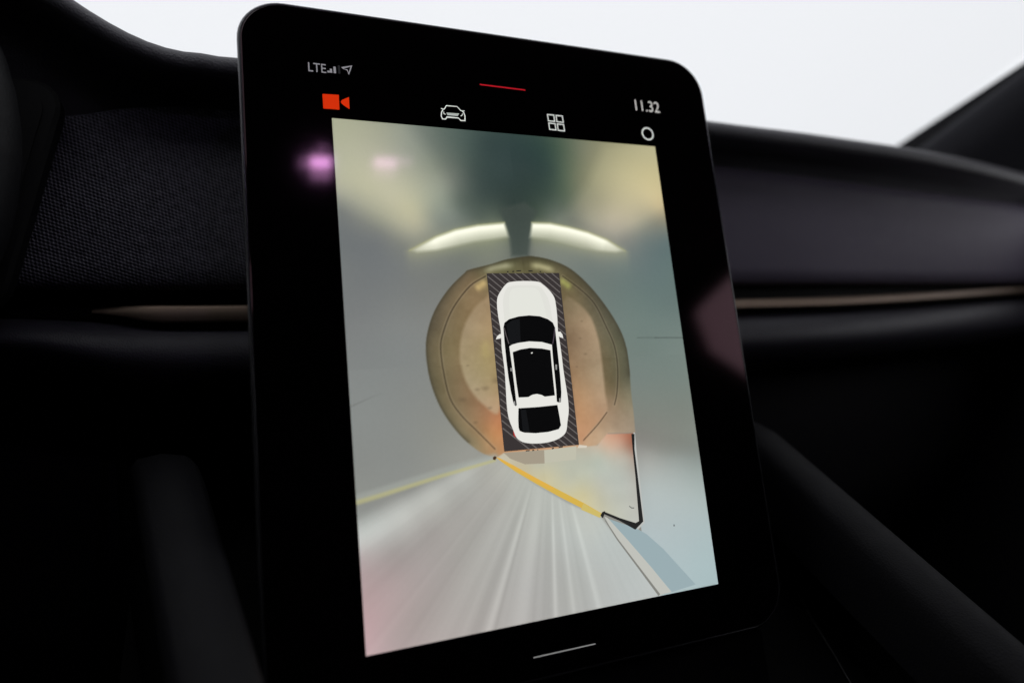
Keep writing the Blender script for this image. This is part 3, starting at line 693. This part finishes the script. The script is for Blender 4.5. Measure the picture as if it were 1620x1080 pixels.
def stroke_mesh(bm, pts, w, closed=False):
    """constant-width (or per-point width) ribbon in mm"""
    p = np.array(pts, float); n = len(p)
    ws = np.full(n, w) if np.isscalar(w) else np.array(w, float)
    nx = np.roll(p, -1, 0) - np.roll(p, 1, 0)
    if not closed: nx[0] = p[1] - p[0]; nx[-1] = p[-1] - p[-2]
    nr = np.column_stack([-nx[:, 1], nx[:, 0]]); nr /= np.linalg.norm(nr, axis=1)[:, None] + 1e-12
    # mitre
    for i in range(n):
        if closed or 0 < i < n - 1:
            a = p[i] - p[i - 1]; a = a / (np.linalg.norm(a) + 1e-9)
            na = np.array([-a[1], a[0]]); c = max(abs(na @ nr[i]), 0.45)
            nr[i] /= c
    A = [bm.verts.new(((p[i] + nr[i] * ws[i] / 2)[0] / 1000, (p[i] + nr[i] * ws[i] / 2)[1] / 1000, 0)) for i in range(n)]
    B = [bm.verts.new(((p[i] - nr[i] * ws[i] / 2)[0] / 1000, (p[i] - nr[i] * ws[i] / 2)[1] / 1000, 0)) for i in range(n)]
    for i in range(n if closed else n - 1):
        j = (i + 1) % n
        bm.faces.new((B[i], B[j], A[j], A[i]))
def finish(name, bm, mat, parent, z):
    bm.normal_update()
    for f in bm.faces:
        if f.normal.z < 0: f.normal_flip()
    me = bpy.data.meshes.new(name); bm.to_mesh(me); bm.free(); me.materials.append(mat)
    return spart(link(bpy.data.objects.new(name, me)), parent, z)
def stroke(name, pts, w, mat, parent, z, closed=False):
    bm = bmesh.new(); stroke_mesh(bm, pts, w, closed)
    return finish(name, bm, mat, parent, z)

L_YEL = lit('lit_yellow', (214, 178, 78)); L_YEL2 = lit('lit_pale_yellow', (206, 186, 106)); L_ORA = lit('lit_orange', (224, 176, 76))
L_INK = lit('lit_black_line', (38, 38, 38)); L_STEEL = lit('lit_grey_blue', (154, 173, 178)); L_KERB = lit('lit_kerb_white', (192, 193, 186))
L_KDK = lit('lit_kerb_dark', (132, 132, 126)); L_EDGE = lit('lit_edge_white', (188, 190, 186))
L_CAR = lit('lit_car_white', (232, 231, 225)); L_CARSH = lit('lit_car_crease_shading', (225, 225, 218)); L_CARGL = lit('lit_car_glass', (10, 10, 11)); L_GLSH = lit('lit_car_glass_sheen', (22, 23, 25))
L_BOX = lit('lit_box_grey', (58, 53, 53)); L_HATCH = lit('lit_hatch', (106, 101, 99)); L_HAND = lit('lit_handle_grey', (150, 150, 148))
L_BUMP1 = lit('lit_bumper_tan', (164, 154, 136)); L_BUMP2 = lit('lit_bumper_pale', (192, 190, 172)); L_RED = lit('lit_red', (178, 40, 34))

# kerb lines at the lower right
flat('kerb_line', [(31.99, -83.85), (48.72, -91.19), (54.41, -94.93), (63.3, -103.62), (80.49, -124.53), (65.11, -125.87), (50.77, -106.75)], L_STEEL, picture, 0.00004)
flat('kerb_line', [(30.44, -82.67), (32.31, -83.64), (42.14, -95.72), (54.47, -111.59), (64.82, -125.82), (57.53, -126.08), (45.89, -109.68), (36.36, -95.54)], L_KERB, picture, 0.00006)
stroke('kerb_line', [(30.73, -84.67), (36.44, -94.94), (45.96, -109.21), (57.22, -126.15)], (0.5, 0.8, 1.0, 1.4), L_KDK, picture, 0.00007)  # darker grey line along the pale kerb strip
# yellow line
flat('yellow_line', [(-26.1, -46.77), (-23.75, -47.71), (-15.84, -52.54), (-6.01, -58.94), (6.55, -66.69), (19.38, -74.48), (29.24, -81.06), (27.81, -83.08), (18.96, -77.59), (6.15, -69.9), (-6.34, -61.78), (-16.13, -55.13), (-23.29, -49.42)], L_YEL, picture, 0.00006)
flat('yellow_line', [(-26.1, -46.77), (-24.37, -47.41), (-15.87, -52.77), (-4.79, -59.91), (3.98, -65.44), (2.79, -66.27), (-7.48, -60.1), (-16.62, -53.65), (-23.85, -48.65)], L_ORA, picture, 0.00007)
flat('yellow_line', [(19.33, -74.84), (29.2, -81.3), (27.81, -83.08), (17.56, -77.66)], L_YEL2, picture, 0.00008)
flat('black_dot', [(-27.39, -46.89), (-26.31, -46.4), (-25.36, -47.08), (-26.27, -48.42), (-27.51, -48.06)], lit('lit_brown', (70, 46, 28)), picture, 0.00010)
# black edge line round the platform
stroke('edge_line', [(54.76, -41.58), (54.11, -51.01), (53.89, -65.41), (53.42, -88.76), (49.11, -91.44)], (1.0, 1.3, 1.2, 1.2, 1.2), L_EDGE, picture, 0.00006)
stroke('black_line', [(53.87, -42.18), (53.04, -50.24), (52.72, -65.28), (51.99, -87.92), (48.16, -90.02), (39.26, -85.32), (30.81, -81.04), (29.03, -83.06)], (2.0, 1.2, 1.5, 2.6, 2.6, 1.4, 1.2, 1.4), L_INK, picture, 0.00008)
flat('black_dot', [(28.26, -81.91), (29.62, -80.37), (31.38, -80.09), (30.57, -81.71), (28.97, -82.98)], L_INK, picture, 0.00010)
stroke('speck', [(45.91, -79.34), (47.28, -80.48), (48.81, -80.67)], 0.6, lit('lit_speck', (120, 122, 118)), picture, 0.00010)
flat('speck', [(71.64, -92.11), (72.44, -92.21), (72.28, -93.18), (71.48, -93.08)], lit('lit_speck_dark', (110, 116, 118)), picture, 0.00010)
# strip of floor just behind the car
flat('bumper_strip', [(-21.48, -45.31), (0.63, -45.99), (0.07, -52.63), (-10.81, -51.97), (-18.42, -48.41)], L_BUMP1, picture, 0.00008)
flat('bumper_strip', [(0.62, -46.09), (19.15, -45.62), (17.88, -52.44), (0.32, -52.44)], L_BUMP2, picture, 0.00009)
flat('bumper_strip', [(20.82, -45.12), (25.42, -45.97), (24.78, -47.0), (19.63, -46.65)], lit('lit_bumper_white', (214, 206, 190)), picture, 0.00009)
# hatched box around the car
BOXC = [(-21.13, 46.98), (20.82, 47.42), (20.7, -45.11), (-21.19, -44.71)]
box = flat('hatched_box', BOXC, L_BOX, picture, 0.00012)
bmx = bmesh.new()
c0, c1, c2, c3 = [np.array(c) for c in BOXC]
bw, bh = np.linalg.norm(c1 - c0), np.linalg.norm(c3 - c0)
def bil(u, v): return (c0 * (1 - u) + c1 * u) * (1 - v) + (c3 * (1 - u) + c2 * u) * v
n_h = 0
sp = 2.55
kk = -bh
while kk < bw + bh:
    # line  x - 1.15*y = kk   (box units, y down)
    pts_ = []
    for y_ in np.linspace(0, bh, 120):
        x_ = kk + 1.15 * y_
        if 0 <= x_ <= bw: pts_.append(bil(x_ / bw, y_ / bh))
    if len(pts_) > 1: stroke_mesh(bmx, [pts_[0], pts_[-1]], 0.58)
    kk += 4.3
finish('hatching', bmx, L_HATCH, picture, 0.00014)['kind'] = 'stuff'
for i_, pts in enumerate(([(-9.67, 48.18), (-8.82, 48.3), (-8.76, 47.73), (-9.73, 47.61)], [(-4.2, 48.67), (-1.52, 48.81), (-1.59, 48.23), (-4.27, 48.1)], [(2.62, 48.72), (5.08, 48.74), (5.26, 48.15), (2.8, 48.14)], [(-6.66, 48.31), (-5.44, 48.44), (-5.5, 47.86), (-6.72, 47.74)], [(9.25, 48.41), (10.12, 48.42), (10.05, 47.83), (9.18, 47.82)], [(-9.46, -45.17), (-7.37, -45.15), (-7.43, -45.67), (-9.52, -45.69)], [(4.99, -45.32), (6.2, -45.21), (6.12, -45.85), (4.91, -45.95)], [(8.86, -45.13), (11.29, -45.03), (11.22, -45.56), (8.79, -45.66)], [(-5.98, -45.28), (-4.82, -45.28), (-4.88, -45.8), (-6.05, -45.8)], [(-3.3, -45.31), (-2.59, -45.27), (-2.64, -45.69), (-3.35, -45.73)])):
    flat('bumper_mark', pts, L_INK, picture, 0.00014)

# the car drawing
car = flat('car_drawing', [(-8.51, 42.34), (-1.22, 42.91), (7.32, 42.57), (10.23, 41.05), (13.59, 37.89), (16.2, 33.68), (16.66, 28.21), (16.56, 22.43), (16.08, 15.54), (16.36, 9.82), (16.6, 1.85), (16.61, -4.93), (16.97, -12.8), (17.33, -20.63), (16.98, -27.25), (15.54, -32.65), (14.53, -36.73), (12.62, -39.29), (8.12, -41.4), (2.01, -42.37), (-5.04, -42.18), (-10.71, -40.94), (-13.88, -38.34), (-15.18, -34.53), (-16.88, -29.1), (-17.33, -22.68), (-16.98, -14.12), (-16.63, -5.49), (-16.74, 1.05), (-16.96, 7.63), (-16.49, 16.44), (-17.07, 23.12), (-17.18, 29.82), (-16.36, 34.31), (-13.7, 38.25), (-11.03, 41.08)], L_CAR, picture, 0.00018, 3)
flat('car_bonnet', [(-9.01, 39.94), (-1.48, 40.61), (7.52, 40.13), (10.62, 36.98), (12.84, 31.74), (13.47, 23.64), (13.61, 20.77), (11.1, 22.54), (6.32, 23.78), (0.3, 24.35), (-5.75, 24.01), (-11.26, 22.55), (-13.64, 21.26), (-13.91, 25.29), (-13.66, 32.03), (-11.93, 37.1)], L_CARSH, picture, 0.00020, 3)  # bonnet crease shading, put into a slightly darker drawn colour
flat('car_bonnet', [(-7.1, 38.79), (-1.63, 39.23), (5.65, 38.86), (8.0, 35.84), (9.57, 28.32), (10.14, 22.79), (6.35, 24.01), (0.33, 24.58), (-5.73, 24.24), (-10.15, 22.98), (-10.36, 29.73), (-9.44, 35.95)], lit('lit_bonnet', (228, 229, 221)), picture, 0.00021, 3)
flat('car_glasshouse', [(-14.92, 18.06), (-14.06, 20.6), (-11.27, 22.44), (-5.78, 23.79), (0.29, 24.24), (6.31, 23.67), (11.03, 21.97), (13.64, 19.96), (14.55, 17.3), (14.5, 9.88), (14.46, -0.32), (14.33, -9.3), (13.96, -17.08), (13.05, -22.34), (12.06, -22.5), (10.55, -21.85), (-0.33, -22.22), (-11.48, -22.0), (-12.72, -22.67), (-13.67, -20.78), (-14.46, -14.27), (-14.91, -7.75), (-15.12, 0.97), (-15.11, 10.86)], L_CARGL, picture, 0.00022)
flat('car_windscreen_sheen', [(-13.13, 19.46), (-9.56, 21.84), (-5.33, 22.43), (-6.1, 10.34), (-12.38, 9.0)], L_GLSH, picture, 0.00023)
flat('car_roof', [(-12.71, 8.13), (-10.97, 9.06), (-7.34, 9.83), (-1.31, 10.4), (5.88, 9.83), (11.57, 8.16), (11.31, 2.07), (11.18, -6.9), (11.06, -15.8), (10.62, -23.28), (-0.53, -23.83), (-11.86, -23.27), (-12.05, -18.74), (-12.14, -10.08), (-12.34, -1.34)], L_CAR, picture, 0.00025)
flat('car_sunroof', [(-11.17, 5.09), (-6.54, 6.35), (-1.11, 6.93), (5.47, 6.35), (10.35, 5.27), (10.15, -2.38), (10.03, -11.3), (9.98, -18.61), (4.13, -18.9), (2.57, -17.93), (-0.1, -17.21), (-2.75, -17.48), (-5.12, -18.53), (-10.5, -18.41), (-10.87, -11.23), (-11.07, -2.49)], L_CARGL, picture, 0.00028)
flat('car_rear_window', [(-11.23, -23.85), (-0.54, -23.94), (10.82, -23.63), (11.24, -29.04), (11.55, -34.31), (9.98, -36.14), (3.85, -37.05), (-3.27, -37.1), (-9.6, -36.26), (-11.81, -35.23), (-12.21, -33.71), (-11.97, -29.47)], L_CARGL, picture, 0.00028)
flat('car_rear_sheen', [(-10.05, -24.79), (-7.12, -24.67), (-6.44, -36.09), (-10.11, -35.58)], L_GLSH, picture, 0.00031)
flat('car_mirror', [(-19.74, 12.01), (-18.88, 13.63), (-17.38, 14.69), (-15.84, 14.87), (-15.93, 12.99), (-17.62, 12.38)], L_CAR, picture, 0.00028)
flat('car_mirror', [(15.63, 14.98), (17.39, 15.05), (18.43, 13.41), (18.69, 11.45), (16.64, 12.09), (15.67, 13.26)], L_CAR, picture, 0.00028)
for pts in ([(-13.35, -3.04), (-12.64, -2.97), (-12.73, -4.82), (-13.42, -4.78)], [(12.22, -2.47), (13.2, -2.52), (12.87, -5.2), (12.12, -5.27)], [(-13.5, -20.26), (-12.67, -20.1), (-12.66, -22.14), (-13.47, -22.09)], [(12.21, -20.3), (13.09, -20.13), (12.81, -22.33), (12.06, -22.5)]):
    flat('car_door_handle', pts, L_HAND, picture, 0.00029)
flat('car_aerial', [(-1.05, 4.36), (-0.05, 4.66), (0.0, 4.1), (-0.87, 3.8)], L_CAR, picture, 0.00031)
flat('car_tail_lamp', [(-15.32, -34.73), (-14.96, -35.61), (-14.2, -38.1), (-14.57, -38.28), (-15.36, -37.16)], L_RED, picture, 0.00024)
stroke('car_pillar_line', [(-14.57, 18.05), (-13.76, 13.59), (-12.8, 9.46)], 0.5, lit('lit_pillar_grey', (90, 84, 86)), picture, 0.00026)
stroke('car_pillar_line', [(14.43, 17.3), (13.37, 12.76), (12.11, 8.6)], 0.5, lit('lit_pillar_mauve', (80, 70, 80)), picture, 0.00026)

# ---- status bar and icons
L_TXT = lit('lit_grey_text', (136, 134, 140)); L_TXT2 = lit('lit_white_text', (196, 193, 190)); L_ICON = lit('lit_icon_white', (214, 218, 214)); L_CAM = lit('lit_camera_red', (208, 48, 12)); L_REDL = lit('lit_red_line', (176, 26, 38)); L_HOME = lit('lit_home_line', (138, 138, 138)); L_DIM = lit('lit_dim', (34, 34, 36))
def text(name, s, x0, y0, h, width, mat):
    cu = bpy.data.curves.new(name, 'FONT'); cu.body = s; cu.resolution_u = 4
    tmp = bpy.data.objects.new(name, cu); COL.objects.link(tmp)
    bpy.context.view_layer.update()
    dg = bpy.context.evaluated_depsgraph_get()
    me = bpy.data.meshes.new_from_object(tmp.evaluated_get(dg))
    bpy.data.objects.remove(tmp); bpy.data.curves.remove(cu)
    co = np.array([v.co[:] for v in me.vertices])
    mn, mx = co.min(0), co.max(0)
    for v in me.vertices:
        v.co = ((x0 + (v.co.x - mn[0]) / (mx[0] - mn[0]) * width) / 1000, (y0 + (v.co.y - mn[1]) / (mx[1] - mn[1]) * h) / 1000, 0)
    me.name = name; me.materials.clear(); me.materials.append(mat)
    if me.polygons and me.polygons[0].normal.z < 0: me.flip_normals()
    return spart(link(bpy.data.objects.new(name, me)), None, 0.0001)
ZI = 0.0001
p_ = [(-104.98, 150.77), (-96.4, 150.82), (-105.04, 155.58), (85.09, 149.07), (102.32, 149.57), (85.72, 156.14)]
text('network_text', 'LTE', p_[0][0], p_[0][1], p_[2][1] - p_[0][1], p_[1][0] - p_[0][0], L_TXT)
text('clock_text', '11.32', p_[3][0], p_[3][1], p_[5][1] - p_[3][1], p_[4][0] - p_[3][0], L_TXT2)
b0 = [(-95.76, 151.25), (-94.52, 151.23), (-92.66, 151.11), (-90.46, 151.21)]
sig = None
for i_, ((x, y), h) in enumerate(zip(b0, (1.0, 2.2, 3.6, 4.6))):
    flat('signal_bar', [(x, b0[0][1]), (x + 1.15, b0[0][1]), (x + 1.15, b0[0][1] + h), (x, b0[0][1] + h)], L_TXT if i_ < 3 else L_DIM, None, ZI)
stroke('location_arrow', [(-88.37, 154.62), (-83.51, 156.3), (-85.24, 151.51), (-85.89, 153.89)], 0.55, L_TXT, None, ZI, True)
flat('camera_icon', [(-98.89, 139.18), (-90.84, 139.57), (-91.01, 131.49), (-98.87, 131.36)], L_CAM, None, ZI)
flat('camera_icon', [(-85.87, 138.91), (-85.96, 132.35), (-87.48, 133.22), (-89.57, 134.72), (-90.13, 135.86), (-89.44, 136.97)], L_CAM, None, ZI)
stroke('pull_down_line', [(-14.14, 154.31), (13.05, 154.04)], 0.75, L_REDL, None, ZI)
stroke('home_line', [(-16.54, -142.6), (17.09, -142.65)], 0.5, L_HOME, None, ZI)
def ZB(L): return L
bmi = bmesh.new()
stroke_mesh(bmi, [(-37.74, 137.66), (-35.83, 137.49), (-34.59, 139.62), (-28.57, 139.7), (-26.64, 137.51), (-24.49, 137.55)], 0.45)
stroke_mesh(bmi, [(-36.55, 137.23), (-37.58, 135.5), (-37.95, 133.29), (-37.39, 131.72), (-35.64, 131.78), (-34.82, 133.05), (-28.47, 133.13), (-27.17, 131.79), (-24.85, 131.9), (-24.59, 134.6), (-25.12, 136.57), (-25.93, 137.4)], 0.6)
stroke_mesh(bmi, [(-36.31, 135.99), (-36.41, 134.89), (-35.4, 134.45)], 0.4)
stroke_mesh(bmi, [(-25.89, 135.94), (-26.18, 134.81), (-27.11, 134.35)], 0.4)
finish('car_icon', bmi, L_ICON, None, ZI)
flat('car_icon', [(-34.95, 135.58), (-27.69, 135.76), (-28.73, 134.2), (-34.38, 134.11)], lit('lit_icon_grille', (170, 176, 172)), None, ZI)
for q in ([(25.18, 140.46), (29.15, 140.46), (29.27, 136.6), (25.3, 136.61)], [(30.54, 140.41), (34.56, 140.41), (34.68, 136.53), (30.66, 136.54)], [(25.34, 135.27), (29.31, 135.26), (29.43, 131.41), (25.46, 131.44)], [(30.69, 135.19), (34.71, 135.18), (34.82, 131.31), (30.81, 131.34)]):
    stroke('menu_square', q, 0.6, L_ICON, None, ZI, True)
c_ = [(91.08, 134.49)][0]
stroke('assistant_ring', [(c_[0] + 3.75 * math.cos(a), c_[1] + 3.75 * math.sin(a)) for a in np.linspace(0, 2 * math.pi, 33)[:-1]], 0.85, L_ICON, None, ZI, True)

# ------------------------------------------------------------------ reading lamps in the roof (mirrored in the glass)
def lamp(lenses, col, label):
    """lenses: (x0, x1, y0, y1, strength) of each lens of the lamp on the roof lining"""
    x0 = min(l[0] for l in lenses); x1 = max(l[1] for l in lenses); y0 = min(l[2] for l in lenses); y1 = max(l[3] for l in lenses)
    root = empty('reading_lamp', ((x0 + x1) / 2, (y0 + y1) / 2, ROOF_Z))
    tag(root, label, 'lamp')
    bm = slab(rounded_rect(x1 - x0 + 0.012, y1 - y0 + 0.012, 0.008), [(0, 0.002), (0, -0.008), (0.004, -0.010)])
    bm_obj('bezel', bm, M_BLACK, root)
    for a0, a1, b0, b1, st in lenses:
        m, nt, pb, out = nodes('lamp_lens'); pb.inputs['Base Color'].default_value = (0.1, 0.1, 0.1, 1)
        pb.inputs['Emission Color'].default_value = (*col, 1); pb.inputs['Emission Strength'].default_value = st
        cx, cy = (a0 + a1) / 2 - root.location.x, (b0 + b1) / 2 - root.location.y
        bm = slab([(x + cx, y + cy) for x, y in rounded_rect(a1 - a0, b1 - b0, 0.003)], [(0, -0.009), (0.0008, -0.0115)])
        bm_obj('lens', bm, m, root)
def LENS(pts, st):
    (xa, ya, _), (xb, yb, _) = pts
    return (min(xa, xb), max(xa, xb), min(ya, yb), max(ya, yb), st)
lamp([LENS([(-0.0417, -0.4144, 0.4785), (-0.0152, -0.4342, 0.4785)], 34.0), LENS([(-0.0398, -0.4378, 0.4785), (-0.0127, -0.4587, 0.4785)], 6.0), LENS([(-0.0555, -0.417, 0.4785), (-0.0406, -0.4379, 0.4785)], 4.0), LENS([(-0.0359, -0.3912, 0.4785), (-0.0226, -0.4015, 0.4785)], 3.5)],
     (0.76, 0.66, 1.15), 'lit reading lamp in the roof on the driver side')
lamp([LENS([(0.0386, -0.4074, 0.4785), (0.0697, -0.426, 0.4785)], 11.0), LENS([(0.0422, -0.43, 0.4785), (0.074, -0.4484, 0.4785)], 2.0), LENS([(0.0665, -0.4045, 0.4785), (0.0894, -0.4202, 0.4785)], 3.0)],
     (1.0, 0.72, 1.0), 'lit reading lamp in the roof on the passenger side')
